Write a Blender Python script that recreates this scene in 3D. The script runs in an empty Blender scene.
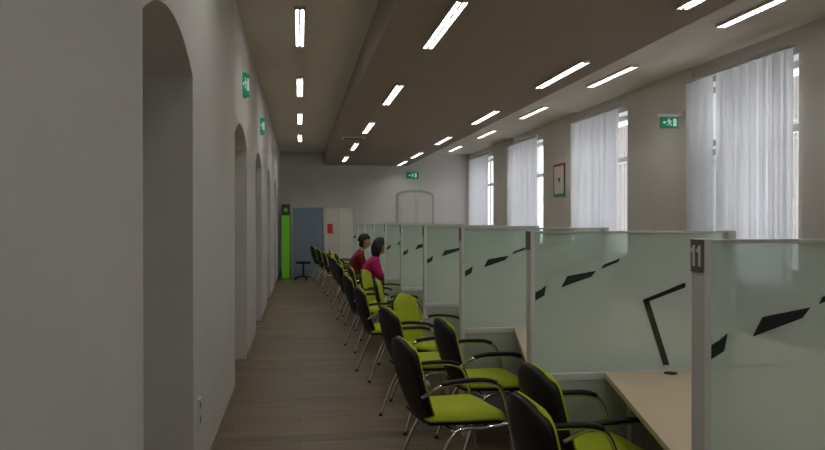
import bpy, bmesh, math, random
from mathutils import Vector, Matrix
random.seed(4)
S=bpy.context.scene
try: S.view_settings.view_transform='Standard'
except Exception: pass

# ---------------------------------------------------------------- materials
def mat(name,col,rough=.6,metal=0,noise=0.0,nscale=8.0,spec=.5,bump=0.0,stretch=None):
    m=bpy.data.materials.new(name); m.use_nodes=True
    nt=m.node_tree; b=nt.nodes['Principled BSDF']
    b.inputs['Base Color'].default_value=(*col,1)
    b.inputs['Roughness'].default_value=rough
    b.inputs['Metallic'].default_value=metal
    b.inputs['Specular IOR Level'].default_value=spec
    if noise>0 or bump>0:
        tc=nt.nodes.new('ShaderNodeTexCoord'); mp=nt.nodes.new('ShaderNodeMapping')
        n=nt.nodes.new('ShaderNodeTexNoise'); n.inputs['Scale'].default_value=nscale
        n.inputs['Detail'].default_value=5
        if stretch: mp.inputs['Scale'].default_value=stretch
        nt.links.new(tc.outputs['Object'],mp.inputs[0]); nt.links.new(mp.outputs[0],n.inputs[0])
        if noise>0:
            mr=nt.nodes.new('ShaderNodeMapRange')
            mr.inputs[3].default_value=1-noise; mr.inputs[4].default_value=1+noise
            mr.inputs[1].default_value=.3; mr.inputs[2].default_value=.7
            mx=nt.nodes.new('ShaderNodeVectorMath'); mx.operation='SCALE'
            mx.inputs[0].default_value=col
            nt.links.new(n.outputs['Fac'],mr.inputs[0]); nt.links.new(mr.outputs[0],mx.inputs['Scale'])
            nt.links.new(mx.outputs[0],b.inputs['Base Color'])
        if bump>0:
            bp=nt.nodes.new('ShaderNodeBump'); bp.inputs['Strength'].default_value=bump
            bp.inputs['Distance'].default_value=.01
            nt.links.new(n.outputs['Fac'],bp.inputs['Height']); nt.links.new(bp.outputs[0],b.inputs['Normal'])
    return m
def emat(name,col,st):
    m=mat(name,col,.5); b=m.node_tree.nodes['Principled BSDF']
    b.inputs['Emission Color'].default_value=(*col,1); b.inputs['Emission Strength'].default_value=st
    return m
def transmat(name,col,diff,transl,transp,gloss=.05,grough=.3,tcol=(1,1,1),grad=None):
    m=bpy.data.materials.new(name); m.use_nodes=True; nt=m.node_tree
    for n in list(nt.nodes):
        if n.type!='OUTPUT_MATERIAL': nt.nodes.remove(n)
    out=[n for n in nt.nodes if n.type=='OUTPUT_MATERIAL'][0]
    d=nt.nodes.new('ShaderNodeBsdfDiffuse'); d.inputs[0].default_value=(*col,1)
    t=nt.nodes.new('ShaderNodeBsdfTranslucent'); t.inputs[0].default_value=(*col,1)
    p=nt.nodes.new('ShaderNodeBsdfTransparent'); p.inputs[0].default_value=(*tcol,1)
    g=nt.nodes.new('ShaderNodeBsdfGlossy'); g.inputs['Roughness'].default_value=grough
    m1=nt.nodes.new('ShaderNodeMixShader'); m1.inputs[0].default_value=transl/(diff+transl)
    nt.links.new(d.outputs[0],m1.inputs[1]); nt.links.new(t.outputs[0],m1.inputs[2])
    m2=nt.nodes.new('ShaderNodeMixShader'); m2.inputs[0].default_value=transp
    if grad:
        tc=nt.nodes.new('ShaderNodeTexCoord'); sp=nt.nodes.new('ShaderNodeSeparateXYZ'); mr=nt.nodes.new('ShaderNodeMapRange')
        nt.links.new(tc.outputs['Object'],sp.inputs[0]); nt.links.new(sp.outputs['Z'],mr.inputs[0])
        mr.inputs[1].default_value=grad[0]; mr.inputs[2].default_value=grad[1]; mr.inputs[3].default_value=grad[2]; mr.inputs[4].default_value=grad[3]
        nt.links.new(mr.outputs[0],m2.inputs[0])
    nt.links.new(m1.outputs[0],m2.inputs[1]); nt.links.new(p.outputs[0],m2.inputs[2])
    m3=nt.nodes.new('ShaderNodeMixShader'); m3.inputs[0].default_value=gloss
    nt.links.new(m2.outputs[0],m3.inputs[1]); nt.links.new(g.outputs[0],m3.inputs[2])
    nt.links.new(m3.outputs[0],out.inputs[0])
    return m
M={}
M['wall']=mat('wall_plaster',(.74,.72,.69),.75,noise=.03,nscale=1.5,bump=.05)
M['ceil']=mat('ceiling_plaster',(.78,.72,.63),.85,noise=.03,nscale=2)
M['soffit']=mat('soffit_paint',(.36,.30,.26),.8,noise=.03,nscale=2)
M['white']=mat('white_metal',(.72,.73,.72),.4)
M['alu']=mat('satin_aluminium',(.62,.64,.63),.35,.6)
M['lower']=mat('grey_laminate',(.50,.55,.52),.5,noise=.02)
M['chrome']=mat('chrome_tube',(.75,.75,.75),.15,1)
M['black']=mat('black_plastic',(.010,.010,.011),.5,spec=.3)
M['lime']=mat('lime_fabric',(.42,.50,.012),.8,noise=.12,nscale=60,bump=.15)
M['desk']=mat('beech_laminate',(.62,.50,.34),.4,noise=.06,nscale=6,stretch=(1,12,1))
M['base']=mat('skirting_wood',(.34,.29,.22),.5)
M['green']=emat('exit_green',(.0,.20,.11),.3)
M['signwhite']=emat('exit_white',(.55,.75,.65),.4)
M['totem']=emat('totem_green',(.14,.46,.02),.12)
M['dark']=mat('dark_grey',(.05,.055,.06),.5)
M['plate']=mat('grey_plate',(.16,.16,.16),.5)
M['signtext']=mat('sign_text',(.9,.9,.9),.5)
M['boardwhite']=mat('board_white',(.82,.82,.80),.5)
M['lampon']=emat('lamp_tube',(1,.97,.92),50)
M['door']=mat('door_white',(.66,.64,.60),.5)
M['doorfr']=mat('door_frame',(.42,.41,.39),.5)
M['red']=mat('red_paint',(.62,.03,.03),.5)
M['dkgreen']=mat('green_paint',(.03,.38,.12),.5)
M['skin']=mat('skin',(.50,.29,.20),.6)
M['lips']=mat('lips',(.35,.10,.09),.5)
M['hair']=mat('dark_hair',(.012,.009,.008),.6,noise=.3,nscale=60)
M['magenta']=mat('magenta_wool',(.50,.01,.14),.85,noise=.08,nscale=40)
M['redwool']=mat('dark_red_wool',(.22,.012,.015),.85,noise=.08,nscale=40)
M['jeans']=mat('dark_denim',(.02,.025,.04),.85)
M['shoe']=mat('black_leather',(.01,.01,.01),.4)
M['frost']=transmat('frosted_glass',(.60,.72,.66),.42,.5,.20,.05,.25,(.80,.93,.88),grad=(.75,1.42,.06,.38))  # transparency rising with height builds the light's fade towards the top into the pane
M['film']=transmat('dark_cut_film',(.012,.014,.016),.5,.5,.18,.10,.1,(.5,.55,.55))  # near-black film: the darkness seen through clear cuts is put into its colour
M['glass']=transmat('clear_glass',(.8,.9,.9),.5,.5,.88,.35,.02)
M['booth']=transmat('booth_glass',(.42,.50,.60),.5,.5,.40,.08,.1,(.7,.82,.93))
M['blind']=transmat('sheer_blind',(.86,.86,.88),.42,.58,.04,.0,.5)
M['facade']=mat('street_facade',(.10,.07,.05),.8,noise=.2,nscale=2)
def floor_mat():
    m=bpy.data.materials.new('wood_laminate_floor'); m.use_nodes=True; nt=m.node_tree
    b=nt.nodes['Principled BSDF']; b.inputs['Roughness'].default_value=.42
    b.inputs['Specular IOR Level'].default_value=.3
    tc=nt.nodes.new('ShaderNodeTexCoord')
    br=nt.nodes.new('ShaderNodeTexBrick'); br.offset=.37; br.inputs['Scale'].default_value=1
    br.inputs['Brick Width'].default_value=1.3; br.inputs['Row Height'].default_value=.16
    br.inputs['Mortar Size'].default_value=.002; br.inputs['Bias'].default_value=0
    br.inputs['Color1'].default_value=(.145,.104,.062,1); br.inputs['Color2'].default_value=(.225,.166,.102,1)
    br.inputs['Mortar'].default_value=(.07,.05,.035,1)
    nt.links.new(tc.outputs['Object'],br.inputs[0])
    mp=nt.nodes.new('ShaderNodeMapping'); mp.inputs['Scale'].default_value=(1.5,28,1)
    n=nt.nodes.new('ShaderNodeTexNoise'); n.inputs['Scale'].default_value=1.4; n.inputs['Detail'].default_value=6
    nt.links.new(tc.outputs['Object'],mp.inputs[0]); nt.links.new(mp.outputs[0],n.inputs[0])
    mr=nt.nodes.new('ShaderNodeMapRange'); mr.inputs[1].default_value=.3; mr.inputs[2].default_value=.7
    mr.inputs[3].default_value=.6; mr.inputs[4].default_value=1.3
    nt.links.new(n.outputs['Fac'],mr.inputs[0])
    sc=nt.nodes.new('ShaderNodeVectorMath'); sc.operation='SCALE'
    nt.links.new(br.outputs['Color'],sc.inputs[0]); nt.links.new(mr.outputs[0],sc.inputs['Scale'])
    nt.links.new(sc.outputs[0],b.inputs['Base Color'])
    return m
M['floor']=floor_mat()

# ---------------------------------------------------------------- helpers
def link(o,parent=None):
    S.collection.objects.link(o)
    if parent: o.parent=parent
    return o
def empty(name,loc=(0,0,0),rz=0):
    e=bpy.data.objects.new(name,None); e.empty_display_size=.2
    e.location=loc; e.rotation_euler=(0,0,rz); return link(e)
def mesh_from(name,verts,faces,mats,fm=None,smooth=False):
    me=bpy.data.meshes.new(name); me.from_pydata([tuple(v) for v in verts],[],faces)
    for m in (mats if isinstance(mats,list) else [mats]): me.materials.append(m)
    if fm:
        for p,i in zip(me.polygons,fm): p.material_index=i
    if smooth:
        for p in me.polygons: p.use_smooth=True
    me.update(); return me
class MB:
    def __init__(s): s.v=[];s.f=[];s.m=[];s.mats=[]
    def mi(s,m):
        if m not in s.mats: s.mats.append(m)
        return s.mats.index(m)
    def add(s,verts,faces,m):
        o=len(s.v); i=s.mi(m); s.v+= [tuple(v) for v in verts]
        for f in faces: s.f.append([o+k for k in f]); s.m.append(i)
    def box(s,a,b,m,mx=None):
        x0,y0,z0=a;x1,y1,z1=b
        vs=[Vector(p) for p in [(x0,y0,z0),(x1,y0,z0),(x1,y1,z0),(x0,y1,z0),(x0,y0,z1),(x1,y0,z1),(x1,y1,z1),(x0,y1,z1)]]
        if mx: vs=[mx@v for v in vs]
        s.add(vs,[(0,3,2,1),(4,5,6,7),(0,1,5,4),(1,2,6,5),(2,3,7,6),(3,0,4,7)],m)
    def prism(s,poly,z0,z1,m,axis='z'):
        n=len(poly)
        if axis=='z': vs=[(p[0],p[1],z0) for p in poly]+[(p[0],p[1],z1) for p in poly]
        elif axis=='y': vs=[(p[0],z0,p[1]) for p in poly]+[(p[0],z1,p[1]) for p in poly]
        else: vs=[(z0,p[0],p[1]) for p in poly]+[(z1,p[0],p[1]) for p in poly]
        s.add(vs,[tuple(range(n))[::-1],tuple(range(n,2*n))]+[(i,(i+1)%n,n+(i+1)%n,n+i) for i in range(n)],m)
    def cyl(s,c,r,h,m,n=20,r2=None):
        r2=r if r2 is None else r2
        vs=[(c[0]+r*math.cos(2*math.pi*i/n),c[1]+r*math.sin(2*math.pi*i/n),c[2]) for i in range(n)]
        vs+=[(c[0]+r2*math.cos(2*math.pi*i/n),c[1]+r2*math.sin(2*math.pi*i/n),c[2]+h) for i in range(n)]
        s.add(vs,[tuple(range(n))[::-1],tuple(range(n,2*n))]+[(i,(i+1)%n,n+(i+1)%n,n+i) for i in range(n)],m)
    def tube(s,pts,r,m,n=10,sub=6,sy=1.0):
        P=[Vector(p) for p in pts]; C=[]
        for i in range(len(P)-1):
            p0=P[max(i-1,0)];p1=P[i];p2=P[i+1];p3=P[min(i+2,len(P)-1)]
            for k in range(sub):
                t=k/sub
                C.append(.5*((2*p1)+(p2-p0)*t+(2*p0-5*p1+4*p2-p3)*t*t+(3*p1-p0-3*p2+p3)*t**3))
        C.append(P[-1]); vs=[];fs=[]
        for i,c in enumerate(C):
            d=(C[min(i+1,len(C)-1)]-C[max(i-1,0)]).normalized()
            a=Vector((0,0,1)) if abs(d.z)<.9 else Vector((0,1,0))
            if abs(d.y)<.5 : a=Vector((0,1,0))
            u=a; u=(a-d*a.dot(d)).normalized(); w=u.cross(d)
            for k in range(n):
                an=2*math.pi*k/n; vs.append(c+u*math.cos(an)*r*sy+w*math.sin(an)*r)
        for i in range(len(C)-1):
            for k in range(n):
                fs.append((i*n+k,i*n+(k+1)%n,(i+1)*n+(k+1)%n,(i+1)*n+k))
        fs.append(tuple(range(n))); fs.append(tuple((len(C)-1)*n+k for k in range(n))[::-1])
        s.add(vs,fs,m)
    def grid(s,fn,nu,nv,m):
        vs=[fn(i/nu,j/nv) for i in range(nu+1) for j in range(nv+1)]
        fs=[(i*(nv+1)+j,(i+1)*(nv+1)+j,(i+1)*(nv+1)+j+1,i*(nv+1)+j+1) for i in range(nu) for j in range(nv)]
        s.add(vs,fs,m)
    def mesh(s,name,smooth=False,fix=True):
        me=mesh_from(name,s.v,s.f,s.mats,s.m,smooth)
        if fix:
            bm=bmesh.new(); bm.from_mesh(me); bmesh.ops.recalc_face_normals(bm,faces=bm.faces); bm.to_mesh(me); bm.free()
        return me
    def obj(s,name,parent=None,smooth=False,bevel=0,loc=None):
        o=bpy.data.objects.new(name,s.mesh(name,smooth))
        if loc: o.location=loc
        link(o,parent)
        if bevel:
            b=o.modifiers.new('bev','BEVEL'); b.width=bevel; b.segments=2; b.limit_method='ANGLE'
        return o
def sbox(name,a,b,m,parent=None,bevel=0):
    k=MB(); k.box(a,b,m); return k.obj(name,parent,bevel=bevel)

# ---------------------------------------------------------------- room shell
XL=-.566; XR=5.04; Y0=-3.0; Y1=22.0; ZC=3.47; ZS=3.10
sbox('floor',(XL-.6,Y0-.2,-.1),(XR+.4,Y1+.2,0),M['floor'])
k=MB(); k.box((XL-.6,Y0-.2,ZC),(XR+.4,Y1+.2,ZC+.1),M['ceil']); k.obj('ceiling')
k=MB(); 
k.add([(.70,Y0,ZS),(3.15,Y0,ZS),(3.15,Y1,ZS),(.70,Y1,ZS)],[(0,1,2,3)],M['soffit'])
k.add([(.70,Y0,ZS),(.70,Y1,ZS),(.70,Y1,ZC),(.70,Y0,ZC)],[(0,1,2,3)],M['soffit'])
k.add([(3.15,Y0,ZS),(3.15,Y1,ZS),(3.15,Y1,ZC),(3.15,Y0,ZC)],[(0,1,2,3)],M['soffit'])
k.obj('ceiling_soffit')
sbox('wall_back',(XL-.6,Y0-.2,0),(XR+.4,Y0,ZC),M['wall'])
sbox('wall_far',(XL-.6,Y1,0),(XR+.4,Y1+.2,ZC),M['wall'])
arches=[(-1.05,.35),(2.85,4.14),(6.75,8.25),(9.9,11.4),(13.3,14.8),(16.9,18.4)]
ZSP=2.27; ZAP=2.43
def arch_pts(a,b,n=16):
    w=(b-a)/2; hgt=ZAP-ZSP; R=(w*w+hgt*hgt)/(2*hgt); cz=ZAP-R; c=(a+b)/2
    A=math.asin(w/R)
    return [(c+R*math.sin(-A+2*A*i/n),cz+R*math.cos(-A+2*A*i/n)) for i in range(n+1)]
k=MB(); prev=Y0; W=M['wall']; DEP=.55
def q(pts): k.add(pts,[tuple(range(len(pts)))],W)
for a,b in arches:
    q([(XL,prev,0),(XL,a,0),(XL,a,ZC),(XL,prev,ZC)])
    ap=arch_pts(a,b)
    for (y0,z0),(y1,z1) in zip(ap[:-1],ap[1:]):
        q([(XL,y0,z0),(XL,y1,z1),(XL,y1,ZC),(XL,y0,ZC)])
        q([(XL,y0,z0),(XL,y1,z1),(XL-DEP,y1,z1),(XL-DEP,y0,z0)])
    q([(XL,a,0),(XL-DEP,a,0),(XL-DEP,a,ZSP),(XL,a,ZSP)])
    q([(XL,b,0),(XL-DEP,b,0),(XL-DEP,b,ZSP),(XL,b,ZSP)])
    prev=b
q([(XL,prev,0),(XL,Y1,0),(XL,Y1,ZC),(XL,prev,ZC)])
q([(XL-DEP,Y0,0),(XL-DEP,Y1,0),(XL-DEP,Y1,ZC),(XL-DEP,Y0,ZC)])
k.obj('wall_left')
k=MB(); prev=Y0
for a,b in arches+[(Y1,Y1)]:
    k.box((XL,prev,0),(XL+.012,a,.07),M['base']); prev=b
k.obj('baseboard_left')
sbox('baseboard_far',(XL,Y1-.012,0),(XR,Y1,.07),M['base'])
for i,(a,b) in enumerate(arches):
    k=MB(); x=XL-DEP
    k.box((x+.002,a+.02,0),(x+.05,a+.10,2.2),M['doorfr']); k.box((x+.002,b-.10,0),(x+.05,b-.02,2.2),M['doorfr'])
    k.box((x+.002,a+.02,2.12),(x+.05,b-.02,2.2),M['doorfr'])
    c=(a+b)/2
    for s0,s1 in ((a+.10,c-.004),(c+.004,b-.10)):
        k.box((x+.002,s0,0.01),(x+.035,s1,2.12),M['door'])
        k.box((x+.035,s0+.1,.2),(x+.045,s1-.1,.95),M['door']); k.box((x+.035,s0+.1,1.1),(x+.045,s1-.1,2.0),M['door'])
    k.box((x+.035,c+.03,1.0),(x+.07,c+.05,1.02),M['chrome']); k.box((x+.065,c+.03,1.0),(x+.075,c+.14,1.02),M['chrome'])
    k.obj('door_%d'%(i+1),bevel=.003)
wins=[(-1.25,.8),(2.9,4.95),(7.0,9.05),(11.05,13.2),(15.15,17.4),(19.25,21.6)]
ZW0=.9; ZW1=3.2; RD=.32
k=MB(); prev=Y0
for a,b in wins:
    q([(XR,prev,0),(XR,a,0),(XR,a,ZC),(XR,prev,ZC)])
    q([(XR,a,0),(XR,b,0),(XR,b,ZW0),(XR,a,ZW0)]); q([(XR,a,ZW1),(XR,b,ZW1),(XR,b,ZC),(XR,a,ZC)])
    for yy in (a,b): q([(XR,yy,ZW0),(XR+RD,yy,ZW0),(XR+RD,yy,ZW1),(XR,yy,ZW1)])
    for zz in (ZW0,ZW1): q([(XR,a,zz),(XR+RD,a,zz),(XR+RD,b,zz),(XR,b,zz)])
    prev=b
q([(XR,prev,0),(XR,Y1,0),(XR,Y1,ZC),(XR,prev,ZC)])
k.obj('wall_right')
k=MB(); prev=Y0
for a,b in wins:
    k.box((XR+RD,prev,0),(XR+RD+.08,a,ZC),W)
    k.box((XR+RD,a,0),(XR+RD+.08,b,ZW0),W); k.box((XR+RD,a,ZW1),(XR+RD+.08,b,ZC),W); prev=b
k.box((XR+RD,prev,0),(XR+RD+.08,Y1,ZC),W)
k.obj('wall_right_outer')
for i,(a,b) in enumerate(wins[2:]):
    sbox('trim_%d'%(i+1),(XR-.03,b+.0,0),(XR,min(b+1.1,Y1),ZC),W)
for i,(a,b) in enumerate(wins):
    k=MB(); x0=XR+RD-.10; x1=XR+RD-.03; F=M['white']
    k.box((x0,a,ZW0),(x1,a+.07,ZW1),F);k.box((x0,b-.07,ZW0),(x1,b,ZW1),F)
    k.box((x0,a,ZW0),(x1,b,ZW0+.07),F);k.box((x0,a,ZW1-.07),(x1,b,ZW1),F)
    c=(a+b)/2; k.box((x0,c-.05,ZW0),(x1,c+.05,ZW1),F); k.box((x0,a,2.45),(x1,b,2.53),F)
    k.box((x0+.03,a+.07,ZW0+.07),(x0+.035,b-.07,ZW1-.07),M['glass'])
    k.box((XR-.02,a-.05,ZW0-.04),(XR+RD-.1,b+.05,ZW0),F)
    if i==2:
        mx=Matrix.Translation((XR+RD-.12,8.98,0))@Matrix.Rotation(math.radians(-101),4,'Z')
        for bx in (((0,-.03,1.0),(.07,.03,2.4)),((.68,-.03,1.0),(.75,.03,2.4)),((0,-.03,1.0),(.75,.03,1.07)),((0,-.03,2.33),(.75,.03,2.4))):
            k.box(*bx,F,mx)
        k.box((.07,-.004,1.07),(.68,.004,2.33),M['glass'],mx)
    k.obj('window_%d'%(i+1))
def blind(segs):
    k=MB()
    a=min(s[0] for s in segs); b=max(s[1] for s in segs)
    k.box((XR-.14,a-.03,3.25),(XR-.08,b+.03,3.30),M['white'])
    k.box((XR-.09,a+.2,3.255),(XR-.001,a+.23,3.28),M['white']); k.box((XR-.09,b-.23,3.255),(XR-.001,b-.2,3.28),M['white'])
    for s0,s1,ang in segs:
        n=int((s1-s0)/.085)
        for j in range(n+1):
            yc=s0+(s1-s0)*(j+.5)/(n+1); t=math.radians(ang+random.uniform(-12,10))
            wdt=.056; dx=wdt*math.sin(t); dy=wdt*math.cos(t); xo=XR-.11; zb=.62
            bow=random.uniform(-.012,.012)
            def fn(u,v,yc=yc,dx=dx,dy=dy,bow=bow):
                s=(u*2-1)
                return (xo+dx*s+.010*(1-s*s)+bow*math.sin(v*3),yc+dy*s+bow*1.2*math.sin(v*4),zb+(3.25-zb)*v)
            k.grid(fn,4,8,M['blind'])
    k.obj('vertical_blind',smooth=True)
blind([(-1.1,.8,-22)])
blind([(3.05,4.95,-22)])
blind([(6.98,8.30,-18),(8.50,8.98,-35)])
blind([(11.17,13.2,-22)]); blind([(15.28,17.5,-22)]); blind([(19.38,21.6,-22)])

# far door
k=MB(); c=3.37; 
dp=[( -.50,0),(.50,0),(.50,2.18)]+[(.50*math.cos(math.pi*i/12),2.18+.14*math.sin(math.pi*i/12)) for i in range(1,12)]+[(-.50,2.18)]
k.prism([(c+x*1.12,z*1.03) for x,z in dp],Y1-.05,Y1-.001,M['doorfr'],'y')
k.prism([(c+x,z) for x,z in dp],Y1-.07,Y1-.05,M['door'],'y')
for sx in (-1,1):
    for z0,z1 in ((.2,.95),(1.08,2.1)):
        k.box((c+sx*.25-.17,Y1-.085,z0),(c+sx*.25+.17,Y1-.07,z1),M['door'])
k.box((c-.006,Y1-.074,0),(c+.006,Y1-.069,2.3),M['doorfr']); k.box((c+.03,Y1-.12,1.02),(c+.12,Y1-.1,1.04),M['chrome']);k.box((c+.03,Y1-.12,1.02),(c+.05,Y1-.07,1.04),M['chrome'])
k.obj('door_7')

# ---------------------------------------------------------------- lamps
lk=MB(); L=1.5; w=.10
lk.box((-w/2,-L/2,-.03),(-w/2+.008,L/2,.0),M['alu']); lk.box((w/2-.008,-L/2,-.03),(w/2,L/2,.0),M['alu'])
lk.box((-w/2,-L/2,-.03),(w/2,-L/2+.014,.0),M['alu']); lk.box((-w/2,L/2-.014,-.03),(w/2,L/2,.0),M['alu'])
lk.box((-.04,-L/2+.014,-.006),(.04,L/2-.014,-.001),M['plate'])
for j in range(1,20):
    y=-L/2+L*j/20; lk.box((-w/2+.008,y-.003,-.03),(w/2-.008,y+.003,-.014),M['alu'])
lk.box((-.009,-L/2,-.03),(.009,L/2,-.022),M['alu'])
lme=lk.mesh('lamp_housing')
tk=MB(); 
for sx in (-.022,.022): tk.add([(sx-.009,-L/2+.03,-.013),(sx+.009,-L/2+.03,-.013),(sx+.009,L/2-.03,-.013),(sx-.009,L/2-.03,-.013)],[(0,3,2,1)],M['lampon'])
tme=tk.mesh('lamp_tubes',fix=False)
rows=[(0.0,ZC,[.85,4.3,7.75,11.2,14.65,18.1]),(1.16,ZS,[-.8,2.6,6.05,9.45,12.85,16.2,19.5]),
      (2.82,ZS,[1.1,4.5,7.9,11.3,14.7,18.1,20.7]),(4.2,ZC,[-.6,2.85,6.3,9.75,13.2,16.65,20.1])]
for x,z,ys in rows:
    for y in ys:
        e=empty('fluorescent_ceiling_light',(x,y,z))
        link(bpy.data.objects.new('housing',lme),e); link(bpy.data.objects.new('tubes',tme),e)
k=MB(); k.box((-.22,-.16,-.02),(.22,.16,0),M['white'])
for j in range(6): k.box((-.19,-.13+j*.045,-.028),(.19,-.11+j*.045,-.02),M['plate'])
k.obj('ceiling_vent_grille',loc=(1.03,14.6,ZS))

# ---------------------------------------------------------------- signs
def disc(cx,cz,r,n=14): return [(cx+r*math.cos(2*math.pi*i/n),cz+r*math.sin(2*math.pi*i/n)) for i in range(n)]
def exit_shapes(flip=1):
    sh=[disc(-.015,.055,.013)]
    sh.append([(-.035,.035),(-.005,.042),(.012,.0),(-.012,-.012)])
    sh.append([(-.012,.038),(.028,.022),(.040,.032),(.044,.024),(.026,.010),(-.008,.024)])
    sh.append([(-.035,.036),(-.06,.014),(-.052,-.006),(-.046,-.004),(-.05,.012),(-.026,.026)])
    sh.append([(-.012,-.010),(.010,.0),(.030,-.025),(.022,-.06),(.010,-.057),(.016,-.028)])
    sh.append([(-.014,-.010),(.0,-.012),(-.02,-.040),(-.055,-.046),(-.056,-.036),(-.028,-.030)])
    sh.append([(.06,-.06),(.12,-.06),(.12,.065),(.06,.065)])
    sh.append([(-.125,.0),(-.09,.03),(-.09,.01),(-.07,.01),(-.07,-.01),(-.09,-.01),(-.09,-.03)])
    return [[(x*flip,z) for x,z in s] for s in sh]
def exit_sign(name,loc,rz,bracket,w=.30,h=.17):
    e=empty(name,loc,rz); k=MB()
    k.box((-w/2,-.02,-h/2),(w/2,.02,h/2),M['green'])
    k.obj('sign_box',e,bevel=.003)
    k=MB(); s=h/.19
    for sh in exit_shapes():
        k.prism([(x*s,z*s) for x,z in sh],-.0225,-.0205,M['signwhite'],'y')
    k.obj('pictogram',e)
    if bracket: k=MB(); bracket(k); k.obj('bracket',e)
    return e
exit_sign('exit_sign',(3.30,Y1-.025,2.82),0,None,.34,.19)
def br(k):
    k.box((-.16,-.025,.075),(.18,.025,.11),M['white'])
    k.box((.17,-.05,.05),(.209,.05,.15),M['white'])
exit_sign('exit_sign',(4.80,9.26,2.78),0,br,.24,.15)
def vsign(y,z):
    e=empty('exit_sign',(XL,y,z)); hh=.115; w=.12; p=.06; k=MB()
    k.prism([(0,-w),(p,0),(0,w)],-hh,hh,M['green']); k.obj('sign_body',e)
    k=MB()
    for sgn in (-1,1):
        a=Vector((0,sgn*w,0)); b=Vector((p,0,0)); ux=(b-a).normalized(); nrm=Vector((ux.y,-ux.x,0))
        if nrm.x<0: nrm=-nrm
        c=(a+b)/2+nrm*.002
        for sh in exit_shapes(sgn*-1):
            k.add([c+ux*(x*.46)+Vector((0,0,zz*1.0)) for x,zz in sh],[tuple(range(len(sh)))],M['signwhite'])
    k.obj('pictogram',e)
vsign(7.75,2.86); vsign(11.1,2.86)
e=empty('framed_wall_sign',(XR-.032,14.05,2.28)); k=MB(); hw=.31
k.box((-.012,-hw,-hw),(0,hw,hw),M['boardwhite']); t=.04
k.box((-.016,-hw,hw-t),(-.0,hw,hw),M['red']); k.box((-.016,hw-t,-.02),(0,hw,hw),M['red']); k.box((-.016,-hw,.1),(0,-hw+t,hw),M['red'])
k.box((-.0155,-hw,-hw),(0,hw,-hw+t),M['dkgreen']); k.box((-.0155,hw-t,-hw),(0,hw,-.02),M['dkgreen']); k.box((-.0155,-hw,-hw),(0,-hw+t,.1),M['dkgreen'])
k.obj('frame',e)
k=MB(); k.prism([(y*.75,z*.6) for y,z in [(-.05,.06),(.02,.09),(.07,.02),(.03,-.03),(-.02,-.02),(-.05,-.10),(-.08,-.02)]],-.016,-.012,M['dark'],'x'); k.obj('motif',e)
k=MB(); k.box((XL,4.30,.34),(XL+.012,4.38,.50),M['white'])
for zz in (.38,.46): k.prism(disc(4.34,zz,.022),XL+.012,XL+.014,M['plate'],'x')
k.obj('wall_socket',bevel=.003)

# ---------------------------------------------------------------- partitions and desks
SP=1.6; PX=1.12; D0=1.99; PE=2.21; PT=1.447
ND=[D0+SP*i for i in range(-1,10)]
def partition(d,label=None):
    e=empty('frosted_glass_partition',(PX,d,0)); Lp=PE-PX; k=MB(); A=M['white']
    k.box((0,-.035,.0),(.022,.035,PT),A); k.box((Lp-.03,-.035,0),(Lp,.035,PT),A)
    k.box((.022,-.012,PT-.014),(Lp-.03,.012,PT-.002),M['alu'])
    k.box((.022,-.018,.70),(Lp-.03,.018,.735),A)
    k.box((.022,-.014,.12),(Lp-.03,.014,.70),M['lower'])
    k.box((-.0,-.14,0),(.04,.14,.03),A); k.box((Lp-.04,-.14,0),(Lp,.14,.03),A)
    k.obj('frame',e,bevel=.002)
    k=MB(); k.add([(.022,0,.735),(Lp-.03,0,.735),(Lp-.03,0,PT-.014),(.022,0,PT-.014)],[(0,1,2,3)],M['frost']); k.obj('frosted_pane',e)
    k=MB(); Fm=M['film']
    polys=[[(.035,1.10),(.080,1.125),(.090,1.175),(.065,1.155),(.035,1.14)],
           [(.170,1.165),(.325,1.215),(.350,1.245),(.20,1.220)],
           [(.38,1.255),(.47,1.29),(.475,1.305),(.39,1.275)],
           [(.60,1.095),(.634,1.09),(.745,.76),(.712,.76)],
           [(.60,1.095),(.63,1.086),(.83,1.155),(.83,1.180)],
           [(.90,1.19),(1.02,1.23),(1.02,1.26),(.92,1.22)]]
    for p in polys:
        k.prism(p,-.003,.003,Fm,'y')
    k.obj('dark_cut_shapes',e)
    k=MB(); k.box((-.004,-.034,PT-.095),(0,.034,PT-.002),M['plate']); k.obj('number_plate',e)
    if label:
        k=MB(); zc=PT-.0485
        for s in (-.0155,.0155):
            P=[(.006,-.030),(.006,.030),(-.003,.030),(-.014,.018),(-.014,.009),(-.005,.015),(-.005,-.030)]
            k.prism([(-(px+s),zc+pz) for px,pz in P],-.0056,-.004,M['signtext'],'x')
        k.obj('number_11',e)
for i,d in enumerate(ND): partition(d,'11' if i==1 else None)
def desk(d):
    e=empty('service_desk',(0,0,0)); k=MB(); a=d+.037; b=d+SP-.037; X2=2.95
    k.prism([(PX+.02,a),(X2,a),(X2,b),(1.50,b)],.715,.742,M['desk']); k.obj('desktop',e,bevel=.003)
    k=MB()
    for x,y in ((1.6,a+.08),(X2-.08,a+.08),(1.62,b-.08),(X2-.08,b-.08)): k.box((x-.025,y-.025,0),(x+.025,y+.025,.715),M['alu'])
    k.box((2.2,a+.1,.25),(2.22,b-.1,.715),M['lower'])
    k.obj('legs',e)
    k=MB(); k.cyl((1.81,d+SP-.12,.742),.032,.004,M['black']); k.obj('cable_grommet',e)
for d in ND[:-1]: desk(d)

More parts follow.
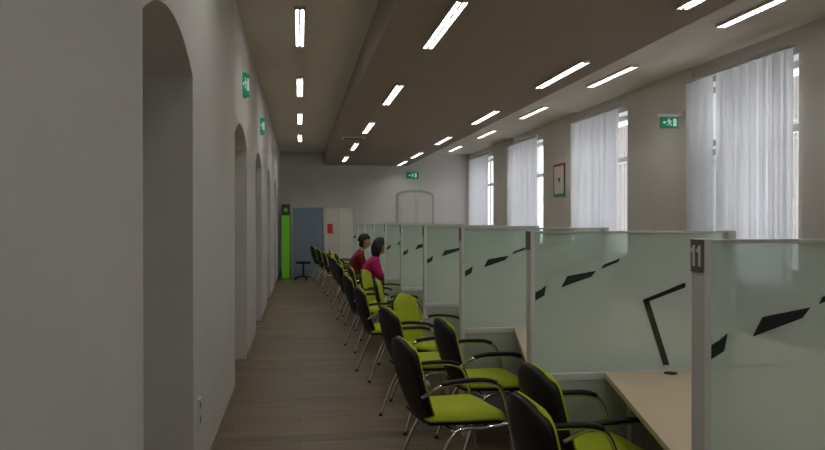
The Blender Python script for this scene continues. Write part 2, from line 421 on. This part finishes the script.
# ---------------------------------------------------------------- chairs
def chair_meshes():
    def backpt(u,v,off,wm=1.0,z1=1.0):
        s=(u*2-1)
        zz=.43+.44*v*z1+(1-z1)*.22
        wdt=(.190+.03*math.sin(math.pi*min(v*1.05,1)))*wm
        if v>.86: wdt*=1-.35*((v-.86)/.14)**2
        if v<.14: wdt*=1-.22*((.14-v)/.14)**2
        x=-.205-.115*v-.02*math.sin(math.pi*v)+.035*s*s-off
        zz2=zz-.03*max(0,(v-.8)/.2)*s*s
        return Vector((x,s*wdt,zz2))
    def slab(k,f0,f1,nu,nv,m):
        vs=[];fs=[]
        for f in (f0,f1):
            for i in range(nu+1):
                for j in range(nv+1): vs.append(f(i/nu,j/nv))
        N=(nu+1)*(nv+1); idx=lambda l,i,j:l*N+i*(nv+1)+j
        for i in range(nu):
            for j in range(nv):
                fs.append((idx(0,i,j),idx(0,i+1,j),idx(0,i+1,j+1),idx(0,i,j+1)))
                fs.append((idx(1,i,j),idx(1,i,j+1),idx(1,i+1,j+1),idx(1,i+1,j)))
        for i in range(nu):
            fs.append((idx(0,i,0),idx(1,i,0),idx(1,i+1,0),idx(0,i+1,0))); fs.append((idx(0,i,nv),idx(0,i+1,nv),idx(1,i+1,nv),idx(1,i,nv)))
        for j in range(nv):
            fs.append((idx(0,0,j),idx(0,0,j+1),idx(1,0,j+1),idx(1,0,j))); fs.append((idx(0,nu,j),idx(1,nu,j),idx(1,nu,j+1),idx(0,nu,j+1)))
        k.add(vs,fs,m)
    out={}
    k=MB(); slab(k,lambda u,v:backpt(u,v,.006,.99,.985),lambda u,v:backpt(u,v,.034,.95,.96),12,14,M['black']); out['back_shell']=k.mesh('back_shell',True)
    k=MB(); slab(k,lambda u,v:backpt(u,v,-.026*math.sqrt(max(0,1-(2*u-1)**4))*math.sqrt(max(0,1-(2*v-1)**6))),lambda u,v:backpt(u,v,.007,1.0),12,14,M['lime']); out['back_cushion']=k.mesh('back_cushion',True)
    def seatpt(u,v,z,wm):
        s=u*2-1; x=-.22+.47*v
        w=(.21+.03*math.sin(math.pi*v*.6))*wm
        if v>.85: w*=1-.18*((v-.85)/.15)**2
        zz=z+.012*s*s-.03*max(0,(v-.75)/.25)**2+.01*(1-v)**2
        return Vector((x-.02*s*s*max(0,(v-.8)/.2),s*w,zz))
    k=MB(); slab(k,lambda u,v:seatpt(u,v,.425,1),lambda u,v:seatpt(u,v,.437+.042*math.sqrt(max(0,1-(2*u-1)**6))*math.sqrt(max(0,1-(2*v-1)**8)),1.0),12,14,M['lime']); out['seat_cushion']=k.mesh('seat_cushion',True)
    k=MB(); slab(k,lambda u,v:seatpt(u,v,.405,.95),lambda u,v:seatpt(u,v,.425,.97),10,10,M['black']); out['seat_shell']=k.mesh('seat_shell',True)
    k=MB()
    for s in (-1,1):
        k.tube([(.27,s*.275,.0),(.235,s*.27,.22),(.205,s*.265,.45),(.165,s*.262,.595),(.09,s*.262,.645),(-.10,s*.26,.655),(-.20,s*.25,.63),(-.262,s*.200,.575)],.011,M['chrome'])
        k.tube([(.205,s*.265,.42),(.08,s*.235,.40),(-.08,s*.235,.395),(-.17,s*.25,.27),(-.27,s*.275,.0)],.011,M['chrome'])
    k.tube([(.10,-.235,.398),(.10,.235,.398)],.009,M['chrome'],sub=1); k.tube([(-.10,-.235,.393),(-.10,.235,.393)],.009,M['chrome'],sub=1)
    out['legs']=k.mesh('chrome_frame',True)
    k=MB()
    for s in (-1,1):
        k.tube([(.13,s*.262,.642),(.07,s*.262,.660),(-.02,s*.262,.664),(-.10,s*.261,.662),(-.18,s*.252,.650)],.012,M['black'],sy=1.5)
        k.tube([(.27,s*.275,0.0),(.2685,s*.2747,.015)],.015,M['black'],sub=1); k.tube([(-.27,s*.275,0.0),(-.267,s*.2745,.015)],.015,M['black'],sub=1)
    out['armrests']=k.mesh('armrests',True)
    return out
CM=chair_meshes()
def chair(x,y,r):
    e=empty('visitor_armchair',(x,y,0),math.radians(r))
    for n,me in CM.items(): link(bpy.data.objects.new(n,me),e)
chairs=[(1.12,2.66,4),(1.33,3.22,6),(.850,4.08,10),(1.22,4.82,6),(.93,5.50,12),(1.12,6.22,-36),
 (.86,7.2,8),(1.12,7.95,-10),(.84,8.75,8),(1.10,9.45,-22),(1.0,10.38,0),(.86,11.1,8),(.93,11.95,0),(.86,12.65,8),
 (.84,13.60,4),(1.0,14.3,0),(.78,15.2,4),(.95,15.95,-10),(.70,16.9,8),(.66,17.8,-6),(.60,18.7,10)]
for c in chairs: chair(*c)

# ---------------------------------------------------------------- seated people
def skin_mesh(name,joints,edges,root,sub=2):
    me=bpy.data.meshes.new(name); names=list(joints)
    me.from_pydata([joints[n][0] for n in names],[(names.index(a),names.index(b)) for a,b in edges],[])
    o=bpy.data.objects.new(name,me); S.collection.objects.link(o)
    md=o.modifiers.new('skin','SKIN'); md.use_smooth_shade=True
    o.data.skin_vertices[0].data[names.index(root)].use_root=True
    for n in names:
        r=joints[n][1]; r=r if isinstance(r,tuple) else (r,r)
        o.data.skin_vertices[0].data[names.index(n)].radius=r
    sd=o.modifiers.new('sub','SUBSURF'); sd.levels=sub; sd.render_levels=sub
    dg=bpy.context.evaluated_depsgraph_get(); dg.update()
    m2=bpy.data.meshes.new_from_object(o.evaluated_get(dg)); bpy.data.objects.remove(o)
    return m2
def person(name,x,y,r,shirt,longhair,lean=0.0,turn=0.0,sc=1.0,drop=0.0):
    e=empty(name,(x,y,0),math.radians(r)); e.scale=(sc,sc,sc)
    dz=-lean*.45-drop
    J={'pelvis':((-.06,0,.585),(.155,.12)),'waist':((-.07+lean*.25,0,.71),(.14,.11)),'chest':((-.05+lean*.7,0,.88+dz*.5),(.165,.125)),
       'upch':((-.025+lean,0,.99+dz*.8),(.13,.10)),'neck':((.01+lean*1.15,0,1.09+dz),(.052,.052)),'headb':((.03+lean*1.25,0,1.155+dz),(.05,.05))}
    E=[('pelvis','waist'),('waist','chest'),('chest','upch'),('upch','neck'),('neck','headb')]
    for s,n in ((-1,'r'),(1,'l')):
        J['sh'+n]=((-.01+lean,s*.180,.99+dz*.8),(.078,.072)); J['el'+n]=((.07+lean*.7,s*.225,.755),(.055,.05)); J['wr'+n]=((.24,s*.13,.665),(.028,.026)); J['pa'+n]=((.30,s*.11,.640),(.034,.018))
        J['hip'+n]=((.02,s*.095,.56),(.09,.08)); J['kn'+n]=((.36,s*.115,.53),(.062,.06)); J['ca'+n]=((.365,s*.115,.33),(.055,.055)); J['an'+n]=((.34,s*.115,.10),(.038,.038)); J['ft'+n]=((.39,s*.12,.045),(.042,.04)); J['to'+n]=((.51,s*.125,.035),(.035,.028))
        E+=[('upch','sh'+n),('sh'+n,'el'+n),('el'+n,'wr'+n),('wr'+n,'pa'+n),('pelvis','hip'+n),('hip'+n,'kn'+n),('kn'+n,'ca'+n),('ca'+n,'an'+n),('an'+n,'ft'+n),('ft'+n,'to'+n)]
    me=skin_mesh('body',J,E,'pelvis')
    for m in (shirt,M['skin'],M['jeans'],M['shoe']): me.materials.append(m)
    def seg(p,a,b):
        a=Vector(a);b=Vector(b);t=max(0,min(1,(p-a).dot(b-a)/(b-a).length_squared)); return (p-(a+(b-a)*t)).length
    def matof(a,b):
        if b.startswith('headb') : return 1
        if a.startswith('wr'): return 1
        if a.startswith(('hip','kn','ca')) or b.startswith('hip'): return 2
        if a.startswith(('an','ft')): return 3
        return 0
    for p in me.polygons:
        c=Vector(p.center); best=min(E,key=lambda ed:seg(c,J[ed[0]][0],J[ed[1]][0])-.6*min(J[ed[0]][1][0],J[ed[1]][1][0]))
        mi=matof(*best)
        if mi==2 and c.z>.60 and c.x<.08: mi=0
        if best[1]=='waist' and c.z<.56: mi=2
        p.material_index=mi; p.use_smooth=True
    link(bpy.data.objects.new('body',me),e)
    for s in (-1,1):
        for fi in range(5):
            if fi<4:
                off=(fi-1.5)*.019; ln=[.068,.078,.073,.057][fi]
                b=Vector((.305,s*.11-off*1.0,.643)); pts=[b,b+Vector((ln*.45,-s*.006,-.004)),b+Vector((ln*.8,-s*.01,-.016)),b+Vector((ln*1.0,-s*.012,-.030))]
            else:
                b=Vector((.26,s*.10,.650)); pts=[b,b+Vector((.02,-s*.035,-.002)),b+Vector((.045,-s*.05,-.01))]
            JJ={str(i):(tuple(q_),(.0095-.001*i,)*2) for i,q_ in enumerate(pts)}
            m3=skin_mesh('finger',JJ,[(str(i),str(i+1)) for i in range(len(pts)-1)],'0',1)
            m3.materials.append(M['skin'])
            for p in m3.polygons: p.use_smooth=True
            link(bpy.data.objects.new('finger',m3),e)
    H=empty('head',(.055+lean*1.3,0,1.235+dz),math.radians(turn)); H.parent=e
    H.rotation_euler=(0,math.radians(12+lean*60),math.radians(turn))
    bm=bmesh.new(); bmesh.ops.create_uvsphere(bm,u_segments=32,v_segments=24,radius=1)
    for v in bm.verts:
        x0,y0,z0=v.co; X=x0*.098;Y=y0*.076;Z=z0*.118
        if z0<0: Y*=1+.28*z0; X*= (1+.12*z0) if x0>0 else (1+.35*z0)
        if x0>.3:
            X+=.024*math.exp(-((y0/.16)**2+((z0+.18)/.16)**2))
            X-=.010*math.exp(-(((abs(y0)-.38)/.16)**2+((z0-.03)/.12)**2))
            X+=.007*math.exp(-((y0/.3)**2+((z0+.50)/.07)**2))
            X+=.008*math.exp(-((y0/.3)**2+((z0+.82)/.15)**2))
        v.co=(X,Y,Z)
    hm=bpy.data.meshes.new('face'); bm.to_mesh(hm); bm.free(); hm.materials.append(M['skin'])
    for p in hm.polygons: p.use_smooth=True
    link(bpy.data.objects.new('face',hm),H)
    k=MB()
    for s in (-1,1):
        k.tube([(.082,s*.030-.008,.004),(.090,s*.030,.006),(.082,s*.030+.008,.004)],.006,M['shoe'],sub=2)
        k.tube([(-.005,s*.074,-.03),(-.015,s*.086,.0),(-.010,s*.088,.018),(.006,s*.080,.018),(.008,s*.075,-.01)],.006,M['skin'],sub=4)
    k.tube([(.090,-.022,-.060),(.099,0,-.058),(.090,.022,-.060)],.004,M['lips'],sub=4)
    k.obj('features',H,smooth=True)
    bm=bmesh.new(); bmesh.ops.create_uvsphere(bm,u_segments=36,v_segments=28,radius=1)
    for v in bm.verts:
        x0,y0,z0=v.co; n=1+.03*math.sin(9*y0+7*x0)*math.cos(8*z0)
        X=-.012+x0*.108*n; Y=y0*.092*n; Z=.018+z0*.122*n
        if longhair and z0<0: Z=.018+z0*.20; Y*=1.12+.1*z0; X-=.01
        if x0>0:
            lim=.42 if abs(y0)<.85 else .2
            if z0<lim: X=-.012+min(x0*.108,.02)
        if not longhair and z0<-.3: X=max(X,-.09)*.85; Y*=.8
        v.co=(X,Y,Z)
    hm=bpy.data.meshes.new('hair'); bm.to_mesh(hm); bm.free(); hm.materials.append(M['hair'])
    for p in hm.polygons: p.use_smooth=True
    link(bpy.data.objects.new('hair',hm),H)
person('seated_woman',.96,10.38,0,M['magenta'],True,lean=.07,turn=10,sc=.97,drop=.04)
person('seated_man',.90,11.95,0,M['redwool'],False,lean=.05,turn=-8,sc=.98,drop=.04)

# ---------------------------------------------------------------- far-end booth
e=empty('glazed_booth',(0,0,0)); yb=19.55; A=M['alu']
k=MB()
for x in (-.22,.58,.60,.98,1.36): k.box((x,yb-.02,0),(x+.035,yb+.02,1.86),A)
k.box((-.22,yb-.02,1.82),(1.4,yb+.02,1.86),A)
k.box((-.22,yb,0),(-.18,Y1-.02,.04),A); k.box((-.22,yb,1.82),(-.18,Y1-.02,1.86),A)
k.obj('frame',e)
k=MB(); k.box((-.185,yb-.004,.03),(.58,yb+.004,1.82),M['booth']); k.box((-.204,yb,.04),(-.197,Y1-.03,1.82),M['booth']); k.obj('tinted_glass',e)
k=MB(); k.box((.635,yb-.01,.05),(.98,yb+.01,1.82),M['door']); k.box((1.015,yb-.01,.05),(1.36,yb+.01,1.82),M['wall'])
k.box((.70,yb-.014,1.15),(.84,yb-.01,1.40),M['red']); k.obj('infill_panels',e)
k=MB(); k.box((-.46,yb-.2,0),(-.26,yb-.12,1.88),M['totem']); k.box((-.462,yb-.203,1.62),(-.258,yb-.118,1.90),M['dark']); k.box((-.48,yb-.25,0),(-.24,yb-.07,.02),M['dark'])
k.prism(disc(-.36,1.76,.05),yb-.206,yb-.203,M['totem'],'y')
k.obj('green_information_totem')
k=MB(); bx,by=.08,yb-.45
for j in range(5):
    an=2*math.pi*j/5; k.tube([(bx,by,.09),(bx+.24*math.cos(an),by+.24*math.sin(an),.045)],.016,M['black'],sub=1); k.cyl((bx+.24*math.cos(an),by+.24*math.sin(an),0),.022,.045,M['black'])
k.cyl((bx,by,.08),.022,.32,M['black']); k.cyl((bx,by,.40),.18,.05,M['black'],28,.19); 
k.obj('swivel_stool')

# street facade outside
k=MB(); k.box((17,-20,-4),(17.4,45,6.5),M['facade']); 
for yy in range(-18,44,3):
    for z0 in (-.5,3.0): k.box((16.97,yy,z0),(17.0,yy+1.2,z0+2.2),M['dark'])
k.obj('street_building')

# ---------------------------------------------------------------- world + camera
w=bpy.data.worlds.new('World'); S.world=w; w.use_nodes=True
bg=w.node_tree.nodes['Background']; bg.inputs[0].default_value=(.90,.94,1.0,1); bg.inputs[1].default_value=6.8
cam=bpy.data.cameras.new('Camera'); cam.sensor_width=36; cam.lens=750/825*36; cam.clip_start=.05; cam.clip_end=200
co=bpy.data.objects.new('Camera',cam); S.collection.objects.link(co)
co.location=(0,0,1.5); co.rotation_euler=(math.radians(90-.38),0,math.radians(-8.53)); S.camera=co
